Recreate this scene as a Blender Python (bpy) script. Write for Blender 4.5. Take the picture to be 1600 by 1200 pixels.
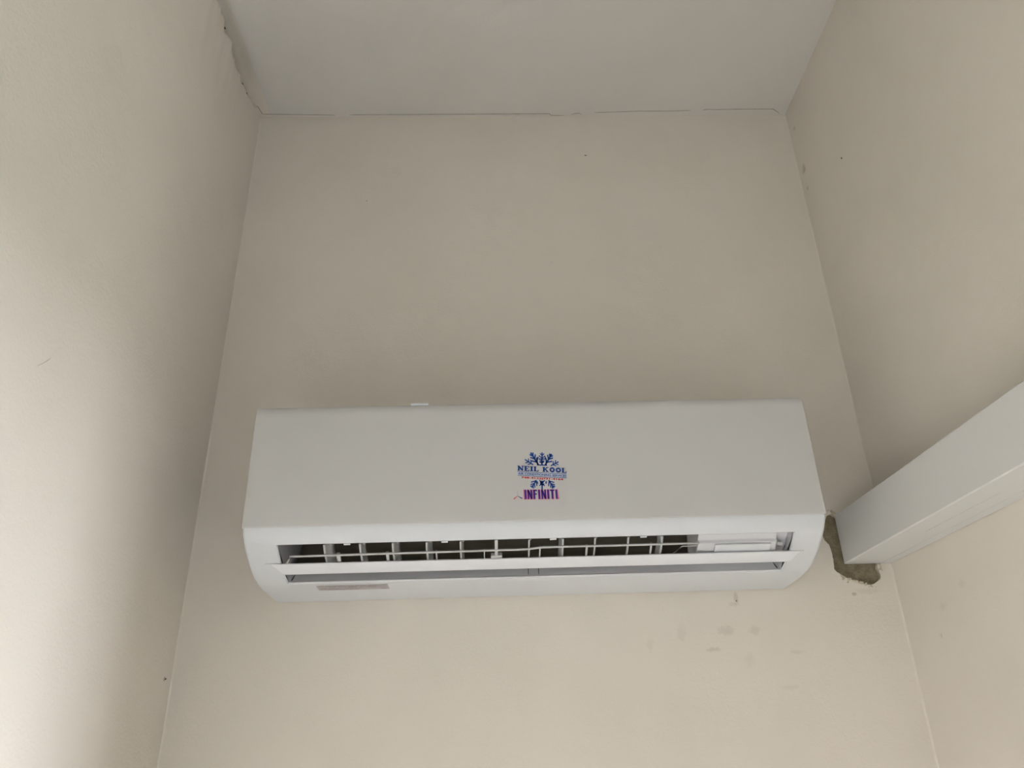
import bpy, bmesh, math, random
from mathutils import Vector, Matrix, noise
from mathutils.geometry import delaunay_2d_cdt

for o in list(bpy.data.objects):
    bpy.data.objects.remove(o)
S = bpy.context.scene
C = S.collection
PI = math.pi
EYE = 1.45                       # camera height above the floor

# ------------------------------------------------------------------ camera
cd = bpy.data.cameras.new('camera')
cam = bpy.data.objects.new('camera', cd)
C.objects.link(cam)
r_ = Vector((0.99962059, -0.0160541, -0.0223818))
u_ = Vector((0.01315801, -0.43554176, 0.90007235))
f_ = Vector((0.02419806, 0.90002536, 0.43516527))
u_ = Vector((r_.y * f_.z - r_.z * f_.y, r_.z * f_.x - r_.x * f_.z, r_.x * f_.y - r_.y * f_.x))
if u_.z < 0:
    u_ = -u_
cam.matrix_world = Matrix(((r_.x, u_.x, -f_.x, 0), (r_.y, u_.y, -f_.y, 0), (r_.z, u_.z, -f_.z, EYE), (0, 0, 0, 1)))
cd.sensor_width = 36.0
cd.lens = 36.0 * 1205.3 / 1600.0
cd.clip_start = 0.02
S.camera = cam

# ------------------------------------------------------------------ exposure, sky, light
S.view_settings.view_transform = 'Standard'
S.view_settings.look = 'None'
S.view_settings.gamma = 1.0
S.view_settings.use_curve_mapping = False
S.view_settings.exposure = 0.06

W = bpy.data.worlds.new('sky')
S.world = W
W.use_nodes = True
wn = W.node_tree.nodes
wn['Background'].inputs[0].default_value = (0.925, 0.965, 1.05, 1)
wn['Background'].inputs[1].default_value = 120.0

# room measures (metres; x to the right, y into the alcove, z up)
XL, XR = -0.4859, 0.6371         # alcove side walls
D = 1.2359                       # alcove back wall
H = 1.2347 + EYE                 # ceiling
YJ = 0.40                        # where the right wall of the alcove ends and the room opens
XF = 1.8                         # far right wall with the window
YB = -3.0                        # wall behind the viewer

def area(name, loc, rot, sx, sy, power, col, spread=PI):
    l = bpy.data.lights.new(name, 'AREA')
    l.shape = 'RECTANGLE'; l.size = sx; l.size_y = sy; l.energy = power; l.color = col; l.spread = spread
    o = bpy.data.objects.new(name, l); C.objects.link(o)
    o.location = loc; o.rotation_euler = rot
    return o
WIN = (-0.56, -0.26, 0.05, 1.98)  # window opening in the far right wall: y0, y1, z0, z1
# daylight entering by that window
area('window_daylight', (XF + 0.045, (WIN[0] + WIN[1]) / 2, (WIN[2] + WIN[3]) / 2), (0, PI / 2, 0),
     WIN[3] - WIN[2], WIN[1] - WIN[0], 1.0, (1, 1, 1)).data.cycles.is_portal = True
# sun falling by the same window on the floor below the air conditioner
sl = bpy.data.lights.new('sun', 'SUN'); sl.energy = 5.0; sl.angle = 0.01; sl.color = (0.98, 0.985, 1.0)
so = bpy.data.objects.new('sun', sl); C.objects.link(so)
so.rotation_euler = Vector((-1.0, 0.45, -0.32)).to_track_quat('-Z', 'Y').to_euler()

# ------------------------------------------------------------------ materials
def mat(name, col, rough=0.5, spec=0.5, bump=0.0, bscale=300, mottle=0.0, mscale=6.0, spots=None, ripple=0.0):
    m = bpy.data.materials.new(name); m.use_nodes = True
    nt = m.node_tree; N = nt.nodes; L = nt.links
    b = N['Principled BSDF']
    b.inputs['Base Color'].default_value = (*col, 1)
    b.inputs['Roughness'].default_value = rough
    b.inputs['Specular IOR Level'].default_value = spec
    tc = N.new('ShaderNodeTexCoord')
    src = None
    if mottle > 0 or spots:
        n = N.new('ShaderNodeTexNoise'); n.inputs['Scale'].default_value = mscale
        n.inputs['Detail'].default_value = 5
        L.new(tc.outputs['Object'], n.inputs['Vector'])
        r = N.new('ShaderNodeValToRGB')
        k = mottle
        r.color_ramp.elements[0].position = 0.3; r.color_ramp.elements[1].position = 0.7
        r.color_ramp.elements[0].color = (col[0] * (1 - k), col[1] * (1 - k), col[2] * (1 - 1.4 * k), 1)
        r.color_ramp.elements[1].color = (min(1, col[0] * (1 + k)), min(1, col[1] * (1 + k)), min(1, col[2] * (1 + k)), 1)
        L.new(n.outputs['Fac'], r.inputs['Fac'])
        src = r.outputs['Color']
    if spots:
        # smudges of dirt on the paint: soft ellipses broken up by noise
        n2 = N.new('ShaderNodeTexNoise'); n2.inputs['Scale'].default_value = 160; n2.inputs['Detail'].default_value = 3
        L.new(tc.outputs['Object'], n2.inputs['Vector'])
        for (p, rad, stren, dcol) in spots:
            mp = N.new('ShaderNodeMapping'); mp.vector_type = 'TEXTURE'
            mp.inputs['Location'].default_value = p
            mp.inputs['Scale'].default_value = rad
            L.new(tc.outputs['Object'], mp.inputs['Vector'])
            ln = N.new('ShaderNodeVectorMath'); ln.operation = 'LENGTH'
            L.new(mp.outputs['Vector'], ln.inputs[0])
            ad = N.new('ShaderNodeMath'); ad.operation = 'MULTIPLY_ADD'
            L.new(n2.outputs['Fac'], ad.inputs[0]); ad.inputs[1].default_value = 1.6; ad.inputs[2].default_value = -0.8
            sm = N.new('ShaderNodeMath'); sm.operation = 'ADD'
            L.new(ln.outputs['Value'], sm.inputs[0]); L.new(ad.outputs[0], sm.inputs[1])
            mr = N.new('ShaderNodeMapRange'); mr.inputs['From Min'].default_value = 1.1; mr.inputs['From Max'].default_value = 0.5
            mr.inputs['To Max'].default_value = stren * 0.75
            L.new(sm.outputs[0], mr.inputs['Value'])
            mx = N.new('ShaderNodeMix'); mx.data_type = 'RGBA'
            L.new(mr.outputs['Result'], mx.inputs['Factor'])
            L.new(src, mx.inputs['A']); mx.inputs['B'].default_value = (*dcol, 1)
            src = mx.outputs['Result']
    if src:
        L.new(src, b.inputs['Base Color'])
    if bump > 0:
        n = N.new('ShaderNodeTexNoise'); n.inputs['Scale'].default_value = bscale; n.inputs['Detail'].default_value = 3
        L.new(tc.outputs['Object'], n.inputs['Vector'])
        bp = N.new('ShaderNodeBump'); bp.inputs['Strength'].default_value = 1.0
        bp.inputs['Distance'].default_value = bump
        L.new(n.outputs['Fac'], bp.inputs['Height'])
        last = bp
        if ripple > 0:
            n3 = N.new('ShaderNodeTexNoise'); n3.inputs['Scale'].default_value = 9; n3.inputs['Detail'].default_value = 2
            L.new(tc.outputs['Object'], n3.inputs['Vector'])
            b3 = N.new('ShaderNodeBump'); b3.inputs['Distance'].default_value = ripple
            L.new(n3.outputs['Fac'], b3.inputs['Height']); L.new(bp.outputs['Normal'], b3.inputs['Normal'])
            last = b3
        L.new(last.outputs['Normal'], b.inputs['Normal'])
    return m

CREAM = (0.765, 0.715, 0.642)
DIRT = (0.36, 0.32, 0.25)
def Z(z): return z + EYE
back_spots = [
    ((0.3779, D, Z(0.217)), (0.004, 1, 0.010), 0.45, DIRT), ((0.374, D, Z(0.208)), (0.010, 1, 0.004), 0.25, DIRT),
    ((0.332, D, Z(0.1411)), (0.012, 1, 0.004), 0.35, DIRT), ((0.355, D, Z(0.168)), (0.014, 1, 0.008), 0.28, DIRT),
    ((0.400, D, Z(0.168)), (0.010, 1, 0.007), 0.25, DIRT), ((0.285, D, Z(0.166)), (0.008, 1, 0.014), 0.16, DIRT),
    ((0.235, D, Z(0.15)), (0.007, 1, 0.010), 0.14, DIRT), ((0.44, D, Z(0.085)), (0.018, 1, 0.004), 0.15, DIRT),
    ((0.46, D, Z(0.135)), (0.014, 1, 0.003), 0.18, DIRT), ((0.385, D, Z(0.125)), (0.009, 1, 0.012), 0.12, DIRT),
    ((0.590, D, Z(0.224)), (0.020, 1, 0.005), 0.30, (0.5, 0.45, 0.36)), ((0.567, D, Z(0.2203)), (0.004, 1, 0.003), 0.7, DIRT),
    ((-0.4073, D, Z(0.546)), (0.004, 1, 0.003), 0.5, (0.5, 0.36, 0.25)), ((0.1156, D, Z(0.857)), (0.004, 1, 0.002), 0.25, DIRT),
]
right_spots = [
    ((XR, 1.212, Z(1.062)), (1, 0.009, 0.012), 0.7, DIRT), ((XR, 1.2151, Z(1.0163)), (1, 0.004, 0.004), 0.75, DIRT),
    ((XR, 1.212, Z(1.171)), (1, 0.006, 0.006), 0.4, DIRT), ((XR, 1.12, Z(0.18)), (1, 0.012, 0.007), 0.15, DIRT),
    ((XR, 1.06, Z(0.20)), (1, 0.010, 0.006), 0.15, DIRT), ((XR, 1.1436, Z(0.1431)), (1, 0.004, 0.004), 0.35, DIRT),
]
left_spots = [
    ((XL, 1.210, Z(0.1141)), (1, 0.0035, 0.0035), 0.9, (0.2, 0.15, 0.1)),
]
M = {}
M['paint_back'] = mat('cream_paint_back', CREAM, 0.75, 0.3, 0.0003, 260, 0.025, 5, back_spots, 0.004)
M['paint_right'] = mat('cream_paint_right', CREAM, 0.75, 0.3, 0.0003, 260, 0.025, 5, right_spots, 0.004)
M['paint_left'] = mat('cream_paint_left', CREAM, 0.7, 0.35, 0.0006, 240, 0.02, 5, left_spots, 0.004)
M['paint'] = mat('white_paint', (0.76, 0.75, 0.72), 0.8, 0.3, 0.0003, 260, 0.02)
M['ceiling'] = mat('ceiling_paint', (0.72, 0.695, 0.665), 0.85, 0.2, 0.0003, 200, 0.02, 4, None, 0.003)
M['floor'] = mat('floor_tile', (0.45, 0.435, 0.41), 0.45, 0.4, 0, 0, 0.05, 3)
M['sky_block'] = mat('sky_block_dark', (0.05, 0.055, 0.045), 0.9, 0.1, 0, 0, 0.2, 2)
M['crack'] = mat('crack_shadow', (0.20, 0.17, 0.13), 1.0, 0.0)
M['speck'] = mat('dark_speck', (0.05, 0.04, 0.035), 0.9, 0.1)
M['mortar'] = mat('raw_mortar', (0.30, 0.26, 0.18), 1.0, 0.05, 0.003, 320, 0.22, 90)
M['chip'] = mat('torn_plaster', (0.66, 0.60, 0.48), 1.0, 0.1, 0.002, 500, 0.1, 200)
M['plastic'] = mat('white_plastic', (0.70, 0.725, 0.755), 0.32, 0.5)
M['panel'] = mat('white_gloss_panel', (0.585, 0.58, 0.57), 0.38, 0.5)
M['louver'] = mat('louver_white_plastic', (0.79, 0.81, 0.85), 0.35, 0.5)
M['inner'] = mat('inner_white_plastic', (0.72, 0.73, 0.75), 0.45, 0.4)
M['duct'] = mat('duct_grey_plastic', (0.55, 0.56, 0.59), 0.5, 0.4)
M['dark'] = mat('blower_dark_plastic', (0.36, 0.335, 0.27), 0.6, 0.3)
M['vane'] = mat('vane_plastic', (0.55, 0.56, 0.56), 0.45, 0.4)
M['trunk'] = mat('trunking_pvc', (0.69, 0.69, 0.675), 0.5, 0.4)
M['print'] = mat('grey_print', (0.50, 0.50, 0.52), 0.7, 0.2)
M['label'] = mat('silver_label', (0.50, 0.47, 0.47), 0.5, 0.4)
M['label_ink'] = mat('label_ink', (0.36, 0.32, 0.32), 0.6, 0.2)
M['blue'] = mat('sticker_blue', (0.008, 0.065, 0.32), 0.5, 0.3)
M['lightblue'] = mat('sticker_light_blue', (0.55, 0.62, 0.72), 0.5, 0.3)
M['red'] = mat('sticker_red', (0.62, 0.04, 0.05), 0.5, 0.3)
M['navy'] = mat('emblem_navy', (0.035, 0.015, 0.24), 0.4, 0.4)
M['pink'] = mat('emblem_pink_edge', (0.62, 0.10, 0.30), 0.4, 0.4)
M['silver'] = mat('emblem_silver', (0.45, 0.44, 0.43), 0.4, 0.5)

# ------------------------------------------------------------------ helpers
def link(name, bm, mats, parent=None, smooth=False, bevel=0, bseg=2, label=None, kind=None):
    me = bpy.data.meshes.new(name)
    bmesh.ops.recalc_face_normals(bm, faces=bm.faces[:]) if kind != 'keep' else None
    bm.to_mesh(me); bm.free()
    for m in (mats if isinstance(mats, (list, tuple)) else [mats]):
        me.materials.append(m)
    o = bpy.data.objects.new(name, me); C.objects.link(o)
    if smooth:
        for p in me.polygons: p.use_smooth = True
    if parent: o.parent = parent
    if label: o['label'] = label
    if kind and kind != 'keep': o['kind'] = kind
    if bevel:
        b = o.modifiers.new('bevel', 'BEVEL'); b.width = bevel; b.segments = bseg
        b.limit_method = 'ANGLE'; b.angle_limit = math.radians(35); b.harden_normals = False
    return o

def box(bm, x0, x1, y0, y1, z0, z1, mi=0):
    v = [bm.verts.new((x, y, z)) for x in (x0, x1) for y in (y0, y1) for z in (z0, z1)]
    for q in ((0, 1, 3, 2), (4, 6, 7, 5), (0, 4, 5, 1), (2, 3, 7, 6), (0, 2, 6, 4), (1, 5, 7, 3)):
        f = bm.faces.new([v[i] for i in q]); f.material_index = mi

def tube(bm, pts, r, n=8, mi=0):
    rings = []
    for i, p in enumerate(pts):
        p = Vector(p)
        d = (Vector(pts[min(i + 1, len(pts) - 1)]) - Vector(pts[max(i - 1, 0)])).normalized()
        a = d.orthogonal().normalized(); b = d.cross(a)
        rings.append([bm.verts.new(p + r * (math.cos(2 * PI * k / n) * a + math.sin(2 * PI * k / n) * b)) for k in range(n)])
    for A, B in zip(rings, rings[1:]):
        for k in range(n):
            f = bm.faces.new((A[k], A[(k + 1) % n], B[(k + 1) % n], B[k])); f.material_index = mi
    bm.faces.new(rings[0]); bm.faces.new(rings[-1][::-1])

def sheet(bm, prof, x0, x1, th, nx=1, taper=None):
    """a plate following profile [(y, z)...] in the y-z plane, from x0 to x1, thickness th inwards (+normal side)"""
    P = [Vector((0, y, z)) for y, z in prof]
    rows = []
    for i, p in enumerate(P):
        d = (P[min(i + 1, len(P) - 1)] - P[max(i - 1, 0)]).normalized()
        nrm = Vector((0, -d.z, d.y))
        a, b = (x0, x1) if not taper else (x0 + taper[0] * i / (len(P) - 1), x1 + taper[1] * i / (len(P) - 1))
        rows.append([(Vector((a + (b - a) * k / nx, p.y, p.z)), Vector((a + (b - a) * k / nx, p.y + nrm.y * th, p.z + nrm.z * th))) for k in range(nx + 1)])
    O = [[bm.verts.new(c[0]) for c in r] for r in rows]
    I = [[bm.verts.new(c[1]) for c in r] for r in rows]
    for G in (O, I):
        for i in range(len(G) - 1):
            for k in range(nx):
                bm.faces.new((G[i][k], G[i][k + 1], G[i + 1][k + 1], G[i + 1][k]))
    for i in range(len(O) - 1):
        for k in (0, nx):
            bm.faces.new((O[i][k], O[i + 1][k], I[i + 1][k], I[i][k]))
    for i in (0, len(O) - 1):
        for k in range(nx):
            bm.faces.new((O[i][k], O[i][k + 1], I[i][k + 1], I[i][k]))

def jig(t, seed=0.0, f=1.0):
    return noise.noise(Vector((t * f, seed, 3.1)))

# ------------------------------------------------------------------ the room
# back wall of the alcove: flat paint with rounded plaster corners and the broken hole by the trunking
HOLE = [(0.5484, 0.3470), (0.5400, 0.3330), (0.5340, 0.3180), (0.5365, 0.3074), (0.5400, 0.3030), (0.5428, 0.2999), (0.5446, 0.2877), (0.5451, 0.2756),
        (0.5431, 0.2600), (0.5464, 0.2552), (0.5515, 0.2515), (0.5566, 0.2490), (0.5611, 0.2448), (0.5640, 0.2446), (0.5673, 0.2429),
        (0.5712, 0.2424), (0.5752, 0.2404), (0.5785, 0.2385), (0.5817, 0.2374), (0.5850, 0.2356), (0.5884, 0.2349), (0.5925, 0.2340),
        (0.5966, 0.2339), (0.6010, 0.2352), (0.6072, 0.2380), (0.6137, 0.2426), (0.6158, 0.2465), (0.6161, 0.2503), (0.6150, 0.2563), (0.6131, 0.2611),
        (0.6157, 0.2680), (0.6150, 0.3000), (0.5900, 0.3350), (0.5617, 0.3472), (0.5590, 0.3490), (0.5555, 0.3503)]
def corner_y(x, z):
    """depth of the back wall face with its soft plaster corners"""
    y = D
    rl = 0.002 + 0.0008 * jig(z, 1.7, 6) + 0.0006 * jig(z, 4.1, 30)
    rr = 0.002 + 0.0008 * jig(z, 7.7, 8)
    for t, r in ((x - XL, rl), (XR - x, rr)):
        if t < r:
            y = D - (r - math.sqrt(max(0, r * r - (r - max(t, 0)) ** 2)))
    return y
cols = [XL - 0.001, XL + 0.0007, XL + 0.002, XL + 0.0035, XL + 0.0055, XL + 0.008, XL + 0.011, XL + 0.015, XL + 0.022]
cols += [XL + 0.022 + (XR - XL - 0.044) * i / 24 for i in range(1, 24)]
cols += [XR - 0.022, XR - 0.014, XR - 0.010, XR - 0.0075, XR - 0.005, XR - 0.003, XR - 0.0015, XR - 0.0005, XR + 0.001]
rows_ = [0.0, 0.4, 0.8, 1.2] + [1.25 + 0.02 * i for i in range(73)] + [H + 0.012]
rng = random.Random(5)
hole = []
for i, (x, z) in enumerate(HOLE):                 # ragged outline: two more points on every side
    x2, z2 = HOLE[(i + 1) % len(HOLE)]
    hole.append((x, Z(z)))
    for t in (0.33, 0.66):
        hole.append((x + (x2 - x) * t + rng.uniform(-.0005, .0005), Z(z + (z2 - z) * t) + rng.uniform(-.0005, .0005)))
def inside(p, poly):
    c = False; n = len(poly)
    for i in range(n):
        (x1, y1), (x2, y2) = poly[i], poly[(i + 1) % n]
        if (y1 > p[1]) != (y2 > p[1]) and p[0] < (x2 - x1) * (p[1] - y1) / (y2 - y1) + x1:
            c = not c
    return c
pts = [Vector((x, z)) for z in rows_ for x in cols if not inside((x, z), hole)]
n0 = len(pts)
pts += [Vector(p) for p in hole]
edges = [(n0 + i, n0 + (i + 1) % len(hole)) for i in range(len(hole))]
vo, eo, fo, *_ = delaunay_2d_cdt(pts, edges, [], 0, 1e-6)
bm = bmesh.new()
vv = [bm.verts.new((v.x, corner_y(v.x, v.y), v.y)) for v in vo]
for f in fo:
    c = sum((vo[i] for i in f), Vector((0, 0))) / len(f)
    if not inside(c, hole):
        bm.faces.new([vv[i] for i in f])
bmesh.ops.recalc_face_normals(bm, faces=bm.faces[:])
bm.faces.ensure_lookup_table()
if sum(f.normal.y * f.calc_area() for f in bm.faces) > 0:
    bmesh.ops.reverse_faces(bm, faces=bm.faces[:])
# broken thickness of the plaster around the hole
hn = len(hole)
fr = [bm.verts.new((x, corner_y(x, z), z)) for x, z in hole]
cx_, cz_ = 0.580, Z(0.285)
bk = [bm.verts.new((x + (x - cx_) * .03, D + 0.016, z + (z - cz_) * .03)) for x, z in hole]
for i in range(hn):
    f = bm.faces.new((fr[i], fr[(i + 1) % hn], bk[(i + 1) % hn], bk[i])); f.material_index = 1
wall_back = link('wall_back', bm, [M['paint_back'], M['chip']], kind='structure', smooth=True)
for p in wall_back.data.polygons:
    if p.material_index: p.use_smooth = False

# raw mortar at the bottom of the hole: a lumpy grid
bm = bmesh.new()
g = {}
for i in range(49):
    for k in range(61):
        x = 0.525 + 0.1 * i / 48; z = Z(0.225) + 0.135 * k / 60
        y = D + 0.0085 + 0.0022 * noise.noise(Vector((x * 60, z * 60, 0))) + 0.0012 * noise.noise(Vector((x * 200, z * 200, 2)))
        g[i, k] = bm.verts.new((x, y, z))
for i in range(48):
    for k in range(60):
        bm.faces.new((g[i, k], g[i + 1, k], g[i + 1, k + 1], g[i, k + 1]))
link('raw_mortar', bm, M['mortar'], wall_back, smooth=True, label='bare brown grey mortar inside the broken hole')
# torn crumbs of plaster hanging on the rim of the hole
def crumb(bm, c, r, seed, mi=0):
    res = bmesh.ops.create_icosphere(bm, subdivisions=1, radius=1)
    for v in res['verts']:
        k = 1 + 0.45 * noise.noise(v.co * 1.7 + Vector((seed, 0, 0)))
        v.co = Vector((c[0] + v.co.x * r[0] * k, c[1] + v.co.y * r[1] * k, c[2] + v.co.z * r[2] * k))
rr_ = random.Random(9)
bm = bmesh.new()
for k in range(46):
    t = rr_.random()
    x = 0.552 + 0.052 * t; z = 0.2495 - 0.0175 * t - abs(rr_.gauss(0, 0.0028))
    s = rr_.uniform(0.0006, 0.0021)
    crumb(bm, (x, D - 0.0004, Z(z)), (s * 1.3, 0.0012, s), k)
for k in range(12):
    crumb(bm, (0.5560 + rr_.uniform(-.004, .008), D - 0.001, Z(0.352 + rr_.uniform(-.002, .004))), (rr_.uniform(.001, .0025), .0022, rr_.uniform(.001, .002)), k + 60)
for k in range(8):
    crumb(bm, (0.6165 + rr_.uniform(0, .004), D - 0.0006, Z(0.262 + rr_.uniform(-.006, .006))), (.0015, .0015, .0015), k + 90)
link('torn_plaster', bm, M['chip'], wall_back, label='crumbling cream plaster along the rim of the hole')

# left wall: face, ragged plaster edge under the ceiling and the recess above it
JAG = [(0.60, 1.232), (0.80, 1.236), (0.93, 1.232), (0.9616, 1.230), (0.985, 1.232), (0.996, 1.2312), (1.0004, 1.2217), (1.0338, 1.2228), (1.054, 1.2123),
       (1.0799, 1.2076), (1.1105, 1.2034), (1.1345, 1.2068), (1.1557, 1.2082), (1.1838, 1.2130), (1.205, 1.228), (D + .01, 1.2347)]
def interp(tab, y):
    if y <= tab[0][0]: return tab[0][1]
    for (a, b), (c, d) in zip(tab, tab[1:]):
        if y <= c: return b + (d - b) * (y - a) / (c - a)
    return tab[-1][1]
ys = [YB, -2, -1, 0, 0.3, 0.5] + [0.55 + 0.0035 * i for i in range(197)] + [D + 0.02]
bm = bmesh.new(); prev = None
for y in ys:
    zt = interp(JAG, y)
    if y > 0.5:
        zt += 0.0040 * jig(y, 2.0, 60) + 0.0026 * jig(y, 9.0, 190)
        tear = 0.0042 * jig(y, 6.0, 45) + 0.0022 * jig(y, 12.0, 150)
    if y <= 0.5 or y > 1.18: tear = 0.0
    dep = 0.019 * max(0.0, min(1.0, (1.205 - y) / 0.04)) + 0.0005
    zt = min(zt, 1.2345)
    ring = []
    zl = [0.0, 0.7, 1.2] + [1.3 + 0.1 * i for i in range(13)] + [Z(zt) - 0.01, Z(zt)]
    for z in zl: ring.append(bm.verts.new((XL + 0.0012 * jig(y, z * 2, 4) * (1 if 0.4 < y < 1.2 else 0), y, z)))
    ring[-1].co.x += tear
    ring.append(bm.verts.new((XL - dep * 0.35, y, Z(zt) + 0.0006)))
    ring.append(bm.verts.new((XL - dep, y, Z(zt) + 0.0015)))
    ring.append(bm.verts.new((XL - dep, y, Z(zt) + 0.004)))
    ring.append(bm.verts.new((XL - dep, y, H + 0.01)))
    if prev:
        for k in range(len(ring) - 1):
            f = bm.faces.new((prev[k], ring[k], ring[k + 1], prev[k + 1]))
            f.smooth = k < len(zl) - 2
    prev = ring
wall_left = link('wall_left', bm, M['paint_left'], kind='structure')
# dark openings where the torn edge gapes
bm = bmesh.new()
for y, z, a, b in ((1.120, 1.2056, .004, .0022), (1.133, 1.2072, .005, .0022), (1.1465, 1.2080, .004, .0016), (1.176, 1.2118, .0025, .0022), (1.004, 1.2225, .003, .001)):
    crumb(bm, (XL - 0.0005, y, Z(z)), (0.0012, a, b), y * 50)
link('edge_gap', bm, M['speck'], wall_left, label='small dark gaps along the torn plaster edge under the ceiling')
bm = bmesh.new()
crumb(bm, (XL + 0.0006, 1.2130, Z(0.1141)), (0.0006, 0.0022, 0.0016), 3)
link('speck', bm, M['speck'], wall_left)
# hair scratch on the paint
bm = bmesh.new()
tube(bm, [(XL + 0.0006, 0.740, Z(0.387)), (XL + 0.0008, 0.748, Z(0.394)), (XL + 0.0006, 0.758, Z(0.405))], 0.00035, 5)
link('scratch', bm, M['chip'], wall_left)

# right wall of the alcove (ends at YJ), its return, the far wall with the window, the wall behind
def slab(name, x0, x1, y0, y1, z0, z1, m):
    bm = bmesh.new(); box(bm, x0, x1, y0, y1, z0, z1); return link(name, bm, m, kind='structure')
bm = bmesh.new()
ysr = [YJ, 0.3, 0.5] + [0.55 + 0.03 * i for i in range(23)] + [D + 0.02]
zsr = [0, 0.7, 1.2] + [1.3 + 0.06 * i for i in range(23)] + [H + 0.01]
gr = [[bm.verts.new((XR + 0.0012 * jig(y, z * 2 + 5, 3) * (1 if 0.4 < y < 1.2 else 0), y, z)) for z in zsr] for y in ysr]
for i in range(len(ysr) - 1):
    for k in range(len(zsr) - 1):
        bm.faces.new((gr[i][k], gr[i][k + 1], gr[i + 1][k + 1], gr[i + 1][k])).smooth = True
wall_right = link('wall_right', bm, M['paint_right'], kind='structure')
slab('wall_return', XR, XF, YJ, YJ + 0.1, 0, H, M['paint'])
slab('wall_rear', XL - 0.1, XF + 0.2, YB - 0.1, YB, 0, H, M['paint'])
y0, y1, z0, z1 = WIN
bm = bmesh.new()
box(bm, XF, XF + 0.05, YB, y0, 0, H); box(bm, XF, XF + 0.05, y1, YJ + 0.1, 0, H)
box(bm, XF, XF + 0.05, y0, y1, 0, z0); box(bm, XF, XF + 0.05, y0, y1, z1, H)
link('wall_far_right', bm, M['paint'], kind='structure')
win = bpy.data.objects.new('window_1', None); C.objects.link(win); win.location = (XF + 0.025, (y0 + y1) / 2, z0); win['kind'] = 'structure'
bm = bmesh.new(); w2 = (y1 - y0) / 2; hh = z1 - z0; t = 0.015
box(bm, -.02, .02, -w2, -w2 + t, 0, hh); box(bm, -.02, .02, w2 - t, w2, 0, hh)
box(bm, -.02, .02, -w2, w2, 0, t); box(bm, -.02, .02, -w2, w2, hh - t, hh)
link('window_frame', bm, M['plastic'], win)
slab('floor_sky_block', XF + 0.05, XF + 180, YB - 150, D + 150, -0.15, -0.05, M['sky_block'])  # unseen dark ground, added to shut out sky light below the horizon
slab('floor', XL - 0.1, XF + 0.2, YB - 0.1, D + 0.1, -0.1, 0, M['floor'])

# ceiling, with a shallow ragged hollow along the left wall
bm = bmesh.new()
ysc = [YB - .1, -2, -1, 0, 0.4, 0.7] + [0.75 + 0.012 * i for i in range(40)] + [D + 0.02]
prev = None
for y in ysc:
    fade = max(0.0, min(1.0, (1.19 - y) / 0.08))
    w = 0.022 + 0.006 * jig(y, 5.5, 12)
    ring = []
    for t_, dz in ((-0.03, 0.010), (0.0, 0.0085), (0.3, 0.0060), (0.6, 0.0030), (0.85, 0.0008), (1.0, 0.0), (1.6, 0.0)):
        ring.append(bm.verts.new((XL + w * t_ - (0.03 if t_ < 0 else 0), y, H + dz * fade)))
    for x in (XL + 0.15, 0.0, 0.3, XR + 0.02, XF + 0.2):
        ring.append(bm.verts.new((x, y, H)))
    if prev:
        for k in range(len(ring) - 1):
            f = bm.faces.new((prev[k], prev[k + 1], ring[k + 1], ring[k])); f.smooth = True; f.material_index = 1 if k < 4 else 0
    prev = ring
ceiling = link('ceiling', bm, [M['ceiling'], M['paint_left']], kind='structure')

# hairline cracks between ceiling and back wall
CRK = [[(-0.4880, 1.2030), (-0.4840, 1.2060), (-0.4802, 1.2269), (-0.4000, 1.2290), (-0.3263, 1.2309)],
       [(-0.2991, 1.2300), (-0.1433, 1.2302), (0.0474, 1.2296), (0.1280, 1.2298), (0.1296, 1.2340), (0.1420, 1.2345), (0.1600, 1.2350)],
       [(0.1720, 1.2340), (0.1789, 1.2308), (0.1850, 1.2290), (0.1909, 1.2285), (0.1980, 1.2330)],
       [(0.2222, 1.2268), (0.2700, 1.2255), (0.3203, 1.2235), (0.3700, 1.2238), (0.4301, 1.2222)],
       [(0.4540, 1.2216), (0.4600, 1.2198), (0.4678, 1.2192), (0.4778, 1.2202), (0.5254, 1.2192), (0.6000, 1.2190), (0.6051, 1.2192), (0.6180, 1.2275), (0.6240, 1.2330)]]
bm = bmesh.new()
for li in CRK:
    fine = []
    for (x, y), (x2, y2) in zip(li, li[1:]):
        n = max(1, int(abs(x2 - x) / 0.008))
        for k in range(n):
            fine.append((x + (x2 - x) * k / n, y + (y2 - y) * k / n + 0.0003 * jig(x + (x2 - x) * k / n, 1.0, 150)))
    fine.append(li[-1])
    vs = []
    for i, (x, y) in enumerate(fine):
        hw = 0.00055 + 0.0003 * jig(x, 8.0, 60)
        if i in (0, len(fine) - 1): hw *= 0.3
        a = Vector(fine[max(0, i - 1)]); b = Vector(fine[min(len(fine) - 1, i + 1)])
        d = (b - a).normalized(); nx, ny = -d.y, d.x
        vs.append((bm.verts.new((x + nx * hw, y + ny * hw, H - 0.0004)), bm.verts.new((x - nx * hw, y - ny * hw, H - 0.0004))))
    for (a, b), (c, d) in zip(vs, vs[1:]):
        bm.faces.new((a, b, d, c))
link('crack', bm, M['crack'], ceiling, label='hairline crack where the ceiling meets the back wall')
# flies' specks on the paint
for i, (x, z, a, b) in enumerate([(0.1983, 1.1237, .0028, .0009), (-0.2487, 1.0091, .0011, .0009), (-0.4060, 0.5465, .0012, .0010), (0.3779, 0.2130, .0010, .0011)]):
    bm = bmesh.new(); crumb(bm, (x, D - 0.0002, Z(z)), (a, 0.0008, b), i + .3)
    link('speck', bm, M['speck'], wall_back, smooth=True)
bm = bmesh.new(); crumb(bm, (XR - 0.0002, 1.0717, Z(0.9647)), (0.0008, 0.0017, 0.0021), 2)
link('speck', bm, M['speck'], wall_right, smooth=True)

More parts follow.
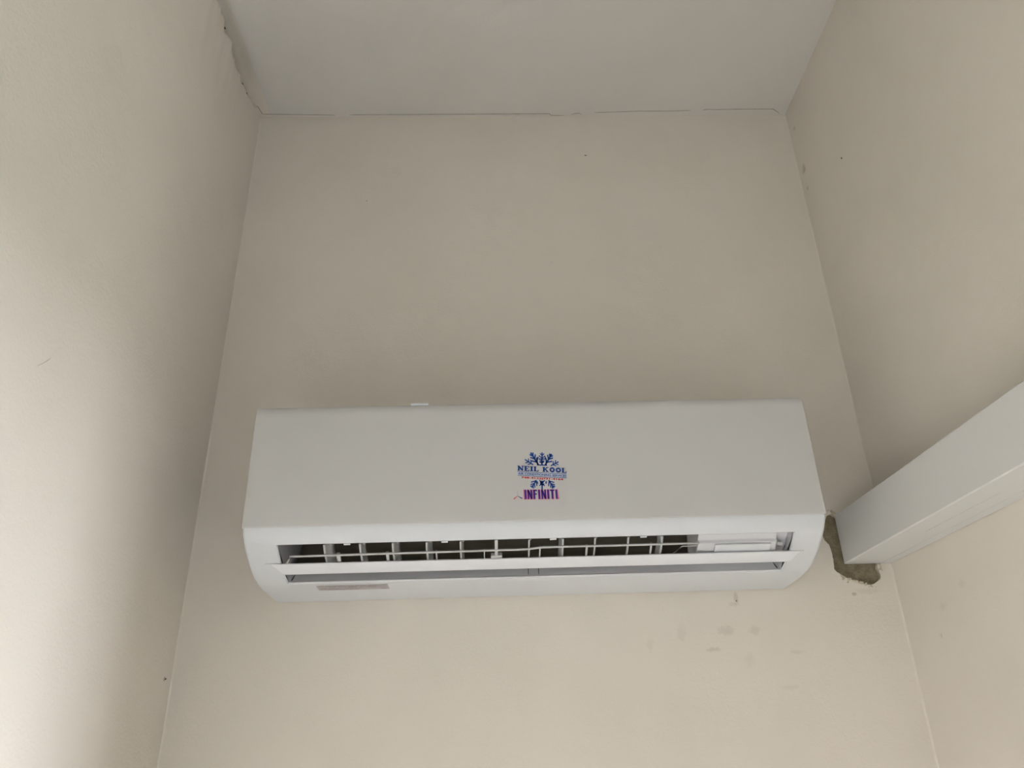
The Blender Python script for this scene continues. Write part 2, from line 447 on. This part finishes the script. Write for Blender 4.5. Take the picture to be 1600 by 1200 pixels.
# ------------------------------------------------------------------ air conditioner
AX, TILT = -0.3423, 0.0072884
ZC = 0.2235
ac = bpy.data.objects.new('air_conditioner', None); C.objects.link(ac)
ac.location = (AX + 0.4, D, Z(ZC) + TILT * 0.4); ac.rotation_euler = (0, -TILT, 0)
ac['label'] = 'white wall-mounted split air conditioner with open air outlet, high on the cream back wall'
ac['category'] = 'air conditioner'
# underside profile, local: y is minus the distance from the wall, z above the lowest point
PR = [(1.0312, .2866), (1.0335, .2785), (1.0415, .2692), (1.053, .2595), (1.066, .2512), (1.080, .2435), (1.0925, .2380), (1.105, .2333), (1.125, .2285), (1.145, .2265), (1.165, .2252), (1.207, .2238), (1.2352, .2235)]
PR = [(y - D, z - ZC) for y, z in PR]
SL = [0.0]
for a, b in zip(PR, PR[1:]):
    SL.append(SL[-1] + math.hypot(b[0] - a[0], b[1] - a[1]))
def at(s, off=0.0):
    """point on the underside at arc length s, raised off metres outwards"""
    for i in range(len(PR) - 1):
        if s <= SL[i + 1] or i == len(PR) - 2:
            k = (s - SL[i]) / (SL[i + 1] - SL[i])
            a, b = PR[i], PR[i + 1]
            dy, dz = b[0] - a[0], b[1] - a[1]; l = math.hypot(dy, dz)
            return (a[0] + dy * k + dz / l * off, a[1] + dz * k - dy / l * off)
OS0, OS1 = 0.0252, 0.1125        # opening along the profile
OX0, OX1 = -0.3555, 0.3580
TOP = 0.4655 - ZC
# housing: underside skin with the outlet opening, two sides, top and back
bm = bmesh.new()
ss = sorted(set([s for s in SL] + [OS0, OS1]))
ss = [s for i, s in enumerate(ss) if i == 0 or s - ss[i - 1] > 1e-4 or s in (OS0, OS1)]
xs = [-0.4, -0.38, OX0, -0.2, 0.0, 0.2, OX1, 0.38, 0.4]
G = [[bm.verts.new((x, *at(s))) for x in xs] for s in ss]
for i in range(len(ss) - 1):
    for k in range(len(xs) - 1):
        sm_, xm = (ss[i] + ss[i + 1]) / 2, (xs[k] + xs[k + 1]) / 2
        if OS0 < sm_ < OS1 and OX0 < xm < OX1: continue
        bm.faces.new((G[i][k], G[i][k + 1], G[i + 1][k + 1], G[i + 1][k]))
yf, yb = PR[0][0], PR[-1][0]
tf = [bm.verts.new((x, yf + 0.006, TOP - 0.002)) for x in (-0.4, 0.4)]
tb = [bm.verts.new((x, yb, TOP - 0.002)) for x in (-0.4, 0.4)]
for e, k in ((0, 0), (1, len(xs) - 1)):
    bm.faces.new([G[i][k] for i in range(len(ss))] + [tb[e], tf[e]])
bm.faces.new((tf[0], tf[1], tb[1], tb[0]))
bm.faces.new([G[-1][k] for k in range(len(xs))] + [tb[1], tb[0]])
bm.faces.new([G[0][k] for k in range(len(xs))] + [tf[1], tf[0]])
housing = link('housing', bm, M['plastic'], ac, bevel=0.0055, bseg=4)
for p in housing.data.polygons: p.use_smooth = True
housing.data.set_sharp_from_angle(angle=math.radians(32)) if hasattr(housing.data, 'set_sharp_from_angle') else None
# rim of the opening: a thin lip turned inwards
bm = bmesh.new()
lip = 0.0022
so_ = [s for s in ss if OS0 <= s <= OS1]
loop = [(OX0, s) for s in so_] + [(OX1, s) for s in reversed(so_)]
A = [bm.verts.new((x, *at(s, 0.0003))) for x, s in loop]
B = [bm.verts.new((x + (0.0015 if x < 0 else -0.0015), *at(min(max(s, OS0 + .0015), OS1 - .0015), -lip))) for x, s in loop]
for i in range(len(A)):
    j = (i + 1) % len(A)
    bm.faces.new((A[i], A[j], B[j], B[i]))
link('outlet_rim', bm, M['plastic'], ac)

# front panel with a softly rounded top edge
bm = bmesh.new()
pf = [(-.2000, .0632), (-.2054, .0634), (-.2062, .0644), (-.2063, .0710), (-.2063, .2240), (-.2059, .2300), (-.2045, .2380), (-.2010, .2425), (-.1960, .2440), (-.1900, .2440), (-.1900, .0632)]
va = [bm.verts.new((-0.4, y, z)) for y, z in pf]; vb = [bm.verts.new((0.4, y, z)) for y, z in pf]
for i in range(len(pf)):
    j = (i + 1) % len(pf)
    bm.faces.new((va[i], va[j], vb[j], vb[i]))
bm.faces.new(va); bm.faces.new(vb[::-1])
panel = link('front_panel', bm, M['panel'], ac, bevel=0.0022, bseg=3, label='smooth white front panel')
for p in panel.data.polygons: p.use_smooth = True
panel.data.set_sharp_from_angle(angle=math.radians(40))
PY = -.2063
bm = bmesh.new(); box(bm, -0.177, -0.151, -.2040, -.198, .2415, .2447)  # pale bar modelled as the glint on the panel's top edge
link('panel_glint', bm, M['plastic'], ac, bevel=0.0008)

# air duct behind the opening: scroll at the rear, front wall, end walls
def P2(y, z): return (y - D, z - ZC)
rear = [at(OS1 - .0016, -.0022)] + [P2(*p) for p in ((1.1225, .2345), (1.1245, .2420), (1.1285, .2510), (1.1335, .2590), (1.1370, .2612), (1.1600, .2640), (1.1740, .2790), (1.1820, .3000), (1.1840, .3300), (1.1700, .3700), (1.140, .392))]
front = [at(OS0 + .0016, -.0022)] + [P2(*p) for p in ((1.0530, .2780), (1.0620, .2930), (1.0700, .3080), (1.0760, .3250), (1.0780, .3600), (1.140, .392))]
def strip(bm, prof, x0, x1, n=1):
    rws = [[bm.verts.new((x0 + (x1 - x0) * k / n, y, z)) for k in range(n + 1)] for y, z in prof]
    for a, b in zip(rws, rws[1:]):
        for k in range(n):
            bm.faces.new((a[k], a[k + 1], b[k + 1], b[k])).smooth = True
bm = bmesh.new()
strip(bm, rear, OX0 + .0015, OX1 - .0015)
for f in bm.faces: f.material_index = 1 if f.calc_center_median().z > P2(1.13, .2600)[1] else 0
n_rear = len(bm.faces)
strip(bm, front[1:], OX0 + .0015, OX1 - .0015)
bm.faces.ensure_lookup_table()
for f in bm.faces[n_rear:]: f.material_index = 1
strip(bm, front[:2], OX0 + .0015, OX1 - .0015)
for x in (OX0 + .0015, OX1 - .0015):
    ring = [bm.verts.new((x, *p)) for p in rear] + [bm.verts.new((x, *p)) for p in reversed(front[:-1])]
    bm.faces.new(ring)
bmesh.ops.remove_doubles(bm, verts=bm.verts[:], dist=1e-5)
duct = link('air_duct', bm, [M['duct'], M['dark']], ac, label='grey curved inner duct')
# thin ridge along the rear edge of the duct and the two joints in the scroll
bm = bmesh.new()
sheet(bm, [at(OS1 - .0028, -.0012), at(OS1 - .0014, -.0006)], OX0 + .006, OX1 - .006, 0.002)
link('duct_lip', bm, M['inner'], duct)
for x in (-0.0105, 0.0045):
    bm = bmesh.new()
    q0, q1, q2 = rear[1], rear[2], rear[4]
    sheet(bm, [(q0[0] - .0004, q0[1] - .0006), (q1[0] - .0004, q1[1] - .0006), (q2[0] - .0004, q2[1] - .0006)], x - .0004, x + .0004, 0.0008)
    link('duct_joint', bm, M['speck'], duct)
for x, s_ in ((-0.350, 1), (0.352, -1)):
    bm = bmesh.new()
    tube(bm, [(x, rear[1][0] - .0010, rear[1][1] - .0005), (x + s_ * .010, rear[4][0] - .0012, rear[4][1] - .001)], 0.0007, 6)
    link('duct_joint', bm, M['speck'], duct)

# blower: a long drum of narrow blades, dark inside the duct
bm = bmesh.new()
fy, fz, fr_ = P2(1.132, 0.338)[0], P2(1.132, 0.338)[1], 0.042
nb = 34
for k in range(nb):
    a0 = 2 * PI * k / nb
    pts3 = []
    for t in (0.0, 0.5, 1.0):
        r = fr_ - 0.012 * t; a = a0 + 0.16 * t * t
        pts3.append((fy + r * math.cos(a), fz + r * math.sin(a)))
    sheet(bm, pts3, -0.345, 0.2245, 0.0008)
for x in [-0.345 + 0.0569 * i for i in range(11)]:
    c1 = [bm.verts.new((x, fy + fr_ * math.cos(2 * PI * k / 32), fz + fr_ * math.sin(2 * PI * k / 32))) for k in range(32)]
    c2 = [bm.verts.new((x, fy + (fr_ - .012) * math.cos(2 * PI * k / 32), fz + (fr_ - .012) * math.sin(2 * PI * k / 32))) for k in range(32)]
    for k in range(32):
        bm.faces.new((c1[k], c1[(k + 1) % 32], c2[(k + 1) % 32], c2[k]))
tube(bm, [(-0.345, fy, fz), (0.2245, fy, fz)], fr_ - 0.0125, 24)
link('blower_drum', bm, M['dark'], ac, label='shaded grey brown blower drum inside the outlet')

# white cover closing the right end of the outlet
bm = bmesh.new()
cp = [at(OS0 + .003, -.010), at(0.045, -.011), at(0.0465, -.006), at(0.062, -.006), at(0.080, -.0065), P2(1.130, .262), P2(1.120, .300), P2(1.075, .300), P2(1.062, .285)]
va = [bm.verts.new((0.2265, y, z)) for y, z in cp]; vb = [bm.verts.new((0.3385, y, z)) for y, z in cp]
for i in range(len(cp)):
    j = (i + 1) % len(cp)
    bm.faces.new((va[i], va[j], vb[j], vb[i]))
bm.faces.new(va); bm.faces.new(vb[::-1])
cover = link('end_cover', bm, M['inner'], ac, bevel=0.001, label='white cover inside the right end of the outlet')
bm = bmesh.new()
sheet(bm, [at(0.0475, -.0050), at(0.060, -.0050), at(0.074, -.0050)], 0.2500, 0.3290, -0.0022)
link('cover_plate', bm, M['plastic'], cover, bevel=0.0006)
bm = bmesh.new()
cq = [at(OS0 + .003, -.016), at(0.050, -.017), at(0.080, -.016), P2(1.120, .290), P2(1.075, .295)]
va = [bm.verts.new((0.3387, y, z)) for y, z in cq]; vb = [bm.verts.new((0.3562, y, z)) for y, z in cq]
for i in range(len(cq)):
    j = (i + 1) % len(cq); bm.faces.new((va[i], va[j], vb[j], vb[i]))
bm.faces.new(va); bm.faces.new(vb[::-1])
link('end_cheek', bm, M['inner'], ac, bevel=0.001)
bm = bmesh.new()
tube(bm, [(0.3400, *at(0.0555, -.012)), (0.3480, *at(0.0555, -.009))], 0.0028, 12)
link('louver_pivot', bm, M['vane'], ac, smooth=True)

# upright vanes: curved plates fanned across the duct
VX = [-0.2926, -0.2436, -0.1989, -0.1523, -0.1056, -0.0110, 0.0361, 0.0806, 0.1270, 0.1744]
for i, x in enumerate(VX):
    bm = bmesh.new()
    sw = [0.009, 0.004, 0.007, 0.006, 0.003, 0.002, -0.004, 0.003, 0.003, -0.002][i]
    prof_o = [at(0.0300, -.004), at(0.040, -.0035), at(0.050, -.0035), at(0.0625, -.004), at(0.080, -.006)]
    depth = [0.024, 0.022, 0.016, 0.018, 0.016]
    prof_i = []
    for (y, z), dd in zip(prof_o, depth):
        prof_i.append((y + dd * 0.62, z + dd * 0.78))
    th = 0.0011
    for side in (-1, 1):
        pass
    nseg = 4
    Lg, Rg = [], []
    for (a, b) in zip(prof_o, prof_i):
        Lr, Rr = [], []
        for k in range(nseg + 1):
            t = k / nseg
            y = a[0] + (b[0] - a[0]) * t; z = a[1] + (b[1] - a[1]) * t
            xx = x + sw * t ** 1.5
            w_ = th * (1.0 - 0.35 * t)
            Lr.append(bm.verts.new((xx - w_, y, z))); Rr.append(bm.verts.new((xx + w_, y, z)))
        Lg.append(Lr); Rg.append(Rr)
    for Gd in (Lg, Rg):
        for p in range(len(Gd) - 1):
            for k in range(nseg):
                bm.faces.new((Gd[p][k], Gd[p + 1][k], Gd[p + 1][k + 1], Gd[p][k + 1])).smooth = True
    for p in range(len(Lg) - 1):
        for k in (0, nseg):
            bm.faces.new((Lg[p][k], Lg[p + 1][k], Rg[p + 1][k], Rg[p][k]))
    for p in (0, len(Lg) - 1):
        for k in range(nseg):
            bm.faces.new((Lg[p][k], Lg[p][k + 1], Rg[p][k + 1], Rg[p][k]))
    # pin boss on the vane
    crumbless = bmesh.ops.create_icosphere(bm, subdivisions=2, radius=0.0022,
        matrix=Matrix.Translation((x + sw * 0.6 + 0.001, prof_i[1][0] - .006, prof_i[1][1] - .006)))
    link('upright_vane', bm, M['vane'], ac)
# the wide post in the middle with its foot
bm = bmesh.new()
pr = [at(0.0275, -.0015), at(0.045, -.0020), at(0.0640, -.0020)]
sheet(bm, pr, -0.0585, -0.0540, 0.010)
sheet(bm, [at(0.0560, -.0012), at(0.0650, -.0012)], -0.0640, -0.0485, 0.006)
link('middle_post', bm, M['vane'], ac, bevel=0.0004)
# rod tying the vanes together, with its little uprights
bm = bmesh.new()
def rodpt(x, s): return (x, *at(s, -.0022))
path = [rodpt(-0.3490, 0.0640), rodpt(-0.3440, 0.0560), rodpt(-0.3400, 0.0480)] + [rodpt(-0.33 + 0.0273 * i, 0.0478 - 0.0002 * i) for i in range(11)]
path += [rodpt(-0.0150, 0.0455), rodpt(0.0040, 0.0430), rodpt(0.0100, 0.0424), rodpt(0.20, 0.0424), rodpt(0.2262, 0.0420)]
tube(bm, path, 0.0016, 8)
tube(bm, [rodpt(0.1920, 0.0620), rodpt(0.2030, 0.0475), rodpt(0.2250, 0.0470)], 0.0008, 6)
link('linkage_rod', bm, M['vane'], ac, smooth=True)
for x, w_ in ((-0.2746, .0024), (-0.2072, .0020), (-0.1396, .0010), (-0.0731, .0008), (0.0043, .0009), (0.0696, .0013), (0.1599, .0010)):
    bm = bmesh.new()
    sheet(bm, [at(0.0470 if x < 0 else 0.043, -.0028), at(0.0660, -.0028)], x - w_, x + w_, 0.004)
    link('louver_arm', bm, M['vane'], ac)
# clips along the upper edge
for x in (-0.2600, -0.1270, 0.0220, 0.1470):
    bm = bmesh.new(); y, z = at(OS0 + .0012, -.0006)
    sheet(bm, [at(OS0 + .0008, .0002), at(OS0 + .0036, -.0004)], x - .0045, x + .0045, 0.003)
    link('edge_clip', bm, M['plastic'], ac, bevel=0.0004)

# long horizontal louver blade
bm = bmesh.new()
lp = [at(s, 0.0012 + 0.0008 * math.sin(PI * (s - .0600) / .0228)) for s in (0.0600, 0.0630, 0.0670, 0.0715, 0.0760, 0.0800, 0.0828)]
sheet(bm, lp, -0.3680, 0.3715, 0.0024, 4, taper=(0.016, -0.011))
lou = link('louver_blade', bm, M['louver'], ac, bevel=0.0005, label='long white horizontal louver blade, swung open')
for p in lou.data.polygons: p.use_smooth = True
lou.data.set_sharp_from_angle(angle=math.radians(32))
for x0, x1, s0 in ((-0.3760, -0.3560, 0.0582), (0.3560, 0.3760, 0.0590)):
    bm = bmesh.new(); sheet(bm, [at(s0, .0012), at(s0 + 0.0014, .0012)], x0, x1, 0.0008)
    link('louver_hinge', bm, M['inner'], lou)

# rating label on the underside
bm = bmesh.new()
def lab(x0, x1, s0, s1, off, mi):
    pts_ = [(x0, s0), (x1, s0), (x1, s1), (x0, s1)]
    f = bm.faces.new([bm.verts.new((x, *at(s, off))) for x, s in pts_]); f.material_index = mi
lab(-0.3170, -0.2140, 0.1215, 0.1455, 0.0004, 0)
rl = random.Random(3)
for row in range(6):
    x = -0.314
    while x < -0.218:
        l = rl.uniform(0.004, 0.016)
        if rl.random() < 0.75:
            lab(x, min(x + l, -0.2165), 0.1232 + row * .0036, 0.1232 + row * .0036 + 0.0017, 0.0006, 1)
        x += l + 0.003
link('warning_label', bm, [M['label'], M['label_ink']], housing, label='small grey printed label on the underside')

# ------------------------------------------------------------------ sticker and emblem on the front panel
# drawing units: 1 unit = 0.0816 mm across the panel; the service sticker sits slightly crooked
def uv(u, v):
    return (-0.0507 + u * 8.235e-5 + v * 0.4e-6, 0.4035 - v * 8.62e-5 - u * 2.2e-6 - ZC)
def quad(bm, pts_, mi, off=0.0003):
    vs = []
    for (u, v) in pts_:
        x, z = uv(u, v); vs.append(bm.verts.new((x, PY - off, z)))
    f = bm.faces.new(vs); f.material_index = mi
def stroke(bm, a, b, w, mi, off=0.0003):
    a = Vector(a); b = Vector(b); d = (b - a).normalized(); n = Vector((-d.y, d.x)) * w / 2
    quad(bm, (a - n, b - n, b + n, a + n), mi, off)
def glyph_line(bm, text, A, B, h, mi, glyphs, wst, off=0.0003, space=0.5, gap=0.16):
    """letters drawn as strokes on a unit-high grid, laid along the baseline A-B"""
    tot = 0
    for c in text: tot += (space if c == ' ' else glyphs[c][0] + gap)
    tot -= gap
    A = Vector(A); B = Vector(B); d = (B - A); L_ = d.length; d.normalize(); upv = Vector((d.y, -d.x))
    if upv.y > 0: upv = -upv
    sc = L_ / tot; x = 0
    for c in text:
        if c == ' ': x += space; continue
        w, st = glyphs[c]
        for s in st:
            (x0, y0), (x1, y1) = s[0], s[1]
            ww = s[2] if len(s) > 2 else wst
            p = A + d * (x + x0) * sc + upv * y0 * h
            q = A + d * (x + x1) * sc + upv * y1 * h
            stroke(bm, p, q, ww * h, mi, off)
        x += w + gap
def ell(cx, cy, rx, ry, n=14, w=None):
    ps = [(cx + rx * math.cos(2 * PI * k / n), cy + ry * math.sin(2 * PI * k / n)) for k in range(n + 1)]
    return [(a, b) if w is None else (a, b, w) for a, b in zip(ps, ps[1:])]
T_ = 0.17
SLAB = {
    'N': (1.15, [((.22, 0), (.22, 1), .33), ((.93, 0), (.93, 1), .20), ((.20, .93), (.93, .07), .35), ((0, .06), (.45, .06), T_), ((0, .94), (.35, .94), T_), ((.72, .94), (1.15, .94), T_)]),
    'E': (0.98, [((.25, 0), (.25, 1), .35), ((0, .07), (.93, .07), .15), ((0, .93), (.92, .93), .15), ((.2, .5), (.66, .5), .15), ((.88, 0), (.88, .30), T_), ((.87, .70), (.87, 1), T_), ((.64, .36), (.64, .64), .10)]),
    'I': (0.58, [((.29, 0), (.29, 1), .36), ((0, .07), (.58, .07), .14), ((0, .93), (.58, .93), .14)]),
    'L': (0.92, [((.25, 0), (.25, 1), .36), ((0, .07), (.88, .07), .15), ((0, .93), (.52, .93), .14), ((.84, 0), (.84, .36), .14)]),
    'K': (1.18, [((.25, 0), (.25, 1), .35), ((0, .07), (.50, .07), .14), ((0, .93), (.50, .93), .14), ((.30, .42), (.90, .93), .20), ((.50, .58), (.93, .06), .26), ((.68, .07), (1.18, .07), .14), ((.68, .93), (1.12, .93), .14)]),
    'O': (1.04, ell(.52, .5, .37, .38, 16, .35)),
}
SANS = {
    'I': (0.26, [((.13, 0), (.13, 1), .24)]),
    'N': (0.66, [((.12, 0), (.12, 1), .22), ((.54, 0), (.54, 1), .22), ((.12, .95), (.54, .05), .22)]),
    'F': (0.52, [((.12, 0), (.12, 1), .24), ((0, .92), (.52, .92), .16), ((.1, .54), (.46, .54), .15)]),
    'T': (0.58, [((.29, 0), (.29, 1), .24), ((0, .92), (.58, .92), .16)]),
}
def font_text(bm, text, A, B, h, mi, off=0.0003, bold=0.0):
    cu = bpy.data.curves.new('t', 'FONT'); cu.body = text; cu.size = 1.0; cu.offset = bold; cu.resolution_u = 2
    ob = bpy.data.objects.new('t', cu); C.objects.link(ob)
    bpy.context.view_layer.update()
    dg = bpy.context.evaluated_depsgraph_get()
    me = bpy.data.meshes.new_from_object(ob.evaluated_get(dg))
    xs_ = [v.co.x for v in me.vertices]; ys_ = [v.co.y for v in me.vertices]
    x0, x1, y0, y1 = min(xs_), max(xs_), min(ys_), max(ys_)
    A = Vector(A); B = Vector(B); d = B - A; L_ = d.length; d.normalize(); upv = Vector((d.y, -d.x))
    if upv.y > 0: upv = -upv
    vs = []
    for v in me.vertices:
        p = A + d * (v.co.x - x0) / (x1 - x0) * L_ + upv * (v.co.y - y0) / (y1 - y0) * h
        x, z = uv(p.x, p.y); vs.append(bm.verts.new((x, PY - off, z)))
    for p in me.polygons:
        try:
            f = bm.faces.new([vs[i] for i in p.vertices]); f.material_index = mi
        except ValueError: pass
    bpy.data.objects.remove(ob); bpy.data.curves.remove(cu); bpy.data.meshes.remove(me)

bm = bmesh.new()
# snowflake: (centre hidden behind the words)
cxu, cyu = 738, 500
def arm(ang, r0, r1, br, w=22, mi=0):
    a = math.radians(ang); dx, dy = math.sin(a), -math.cos(a)
    P = lambda r: (cxu + dx * r, cyu + dy * r)
    stroke(bm, P(r0), P(r1), w, mi)
    for (r, l, spread) in br:
        for s in (-1, 1):
            b = a + s * math.radians(spread)
            p = P(r); stroke(bm, p, (p[0] + math.sin(b) * l, p[1] - math.cos(b) * l), w * 0.82, mi)
arm(3, 90, 318, [(215, 70, 52), (262, 52, 45), (150, 48, 55)], 20)
arm(-30, 118, 362, [(170, 96, 48), (232, 82, 40), (290, 62, 35)], 28)
arm(32, 118, 340, [(170, 96, 48), (228, 82, 40), (280, 58, 35)], 28)
arm(-56, 175, 345, [(215, 66, 48), (265, 62, 50)], 20)
arm(62, 175, 330, [(215, 62, 48), (262, 60, 50)], 20)
for a, b in (((655, 275), (668, 400)), ((820, 290), (812, 405)), ((655, 402), (830, 408)), ((690, 300), (800, 300)), ((700, 345), (740, 372)), ((780, 345), (740, 372)), ((740, 310), (740, 400))):
    stroke(bm, a, b, 20, 0)
# lower half
arm(183, 175, 330, [(205, 60, 130), (250, 46, 130), (225, 58, 52)], 22)
arm(213, 195, 352, [(210, 88, 42), (262, 70, 40), (305, 50, 40)], 23)
arm(148, 195, 350, [(210, 88, 42), (262, 70, 40), (305, 50, 40)], 23)
for a, b in (((640, 680), (655, 725)), ((800, 680), (790, 725)), ((690, 690), (745, 735)), ((755, 690), (700, 735))):
    stroke(bm, a, b, 20, 0)
glyph_line(bm, 'NEIL KOOL', (318, 501), (1155, 541), 84, 0, SLAB, .2, 0.0006, space=0.62, gap=0.10)
stroke(bm, (315, 519), (1155, 557), 7, 0); stroke(bm, (315, 583), (1155, 626), 7, 0)
quad(bm, [(315, 521), (1155, 559), (1155, 624), (315, 581)], 2, 0.00018)
font_text(bm, 'AIR CONDITIONING SERVICES', (325, 571), (1148, 612), 37, 0, 0.0006, 0.022)
font_text(bm, '748-4122|731-4164', (378, 644), (1088, 677), 42, 1, 0.0006, 0.035)
link('service_sticker', bm, [M['blue'], M['red'], M['lightblue']], panel, kind='keep', label='blue and red service sticker with a snowflake and phone numbers')
bm = bmesh.new()
glyph_line(bm, 'INFINITI', (412, 992), (985, 984), 168, 1, SANS, .2, 0.0003, gap=0.14)
glyph_line(bm, 'INFINITI', (424, 984), (974, 976), 152, 0, {k: (v[0], [(s[0], s[1], s[2] * .78) for s in v[1]]) for k, v in SANS.items()}, .2, 0.0006, gap=0.14)
stroke(bm, (992, 968), (1004, 968), 12, 1)
def blade(ang, l, w0, w1, mi):
    a = math.radians(ang); d = Vector((math.sin(a), -math.cos(a))); n = Vector((-d.y, d.x)); c = Vector((304, 932))
    quad(bm, [c + d * 4 - n * w0, c + d * l - n * w1, c + d * l + n * w1 * .4, c + d * 4 + n * w0], mi)
blade(-2, 98, 5, 6, 4); blade(236, 86, 4, 13, 3); blade(122, 86, 4, 13, 2)
link('brand_emblem', bm, [M['navy'], M['pink'], M['navy'], M['red'], M['silver']], panel, kind='keep', label='dark blue brand lettering edged in pink with a three-bladed emblem')
# faint scuffs on the panel
for x, z, a, b in ((0.1536, .4167, .0013, .0009), (-0.3092, .3644, .0014, .0009), (0.118, .349, .002, .0008)):
    bm = bmesh.new(); crumb(bm, (x, PY + 0.0004, z - ZC), (a, .0006, b), x * 30)
    link('scuff', bm, M['label'], panel)

# ------------------------------------------------------------------ cable trunking along the right wall
tr = bpy.data.objects.new('cable_trunking', None); C.objects.link(tr)
TX, TZ0, TZ1 = 0.5613, Z(0.2676), Z(0.3477)
tr.location = (XR, D, TZ0)
tr['label'] = 'white square plastic cable trunking along the right wall, ending at the broken hole'
tr['category'] = 'cable trunking'
YE = YJ + 0.02
lt = YE - D
hgt = TZ1 - TZ0; wid = XR - TX
bm = bmesh.new()       # lid: a U with rounded outer corners
o_ = [(-0.0160, 0.0), (-wid + 0.0015, 0.0), (-wid, 0.0015), (-wid, hgt - 0.0015), (-wid + 0.0015, hgt), (-0.0010, hgt)]
i_ = [(-0.0010, hgt - .0018), (-wid + .0025, hgt - .0018), (-wid + .0018, hgt - .0025), (-wid + .0018, .0025), (-wid + .0025, .0018), (-0.0160, .0018)]
ring = o_ + i_
va = [bm.verts.new((x, -0.0005, z)) for x, z in ring]; vb = [bm.verts.new((x, lt, z)) for x, z in ring]
for i in range(len(ring)):
    j = (i + 1) % len(ring); bm.faces.new((va[i], va[j], vb[j], vb[i]))
bm.faces.new(va); bm.faces.new(vb[::-1])
lid = link('trunking_lid', bm, M['trunk'], tr)
bm = bmesh.new()       # base fixed to the wall, showing as a strip below the lid
o_ = [(-0.0005, -0.0005), (-0.0175, -0.0003), (-0.0175, .0014), (-0.0025, .0014), (-0.0025, hgt - .0025), (-0.0005, hgt - .0025)]
va = [bm.verts.new((x, -0.0030, z)) for x, z in o_]; vb = [bm.verts.new((x, lt, z)) for x, z in o_]
for i in range(len(o_)):
    j = (i + 1) % len(o_); bm.faces.new((va[i], va[j], vb[j], vb[i]))
bm.faces.new(va); bm.faces.new(vb[::-1])
link('trunking_base', bm, M['trunk'], tr)
bm = bmesh.new()       # faint worn print on the underside of the lid
rp = random.Random(12)
y = -0.198
while y > -0.355:
    l = rp.uniform(.0015, .006) if y > -0.25 else rp.uniform(.006, .02)
    a = -0.0430 + (-0.0415 + 0.043) * (y + .198) / -.157
    h2 = 0.0011 if y > -0.25 else 0.0004
    f = [(a - h2, y), (a - h2, y - l), (a + h2, y - l), (a + h2, y)]
    bm.faces.new([bm.verts.new((p[0], p[1], -0.0002)) for p in f])
    y -= l + rp.uniform(.001, .003)
link('worn_print', bm, M['print'], lid)
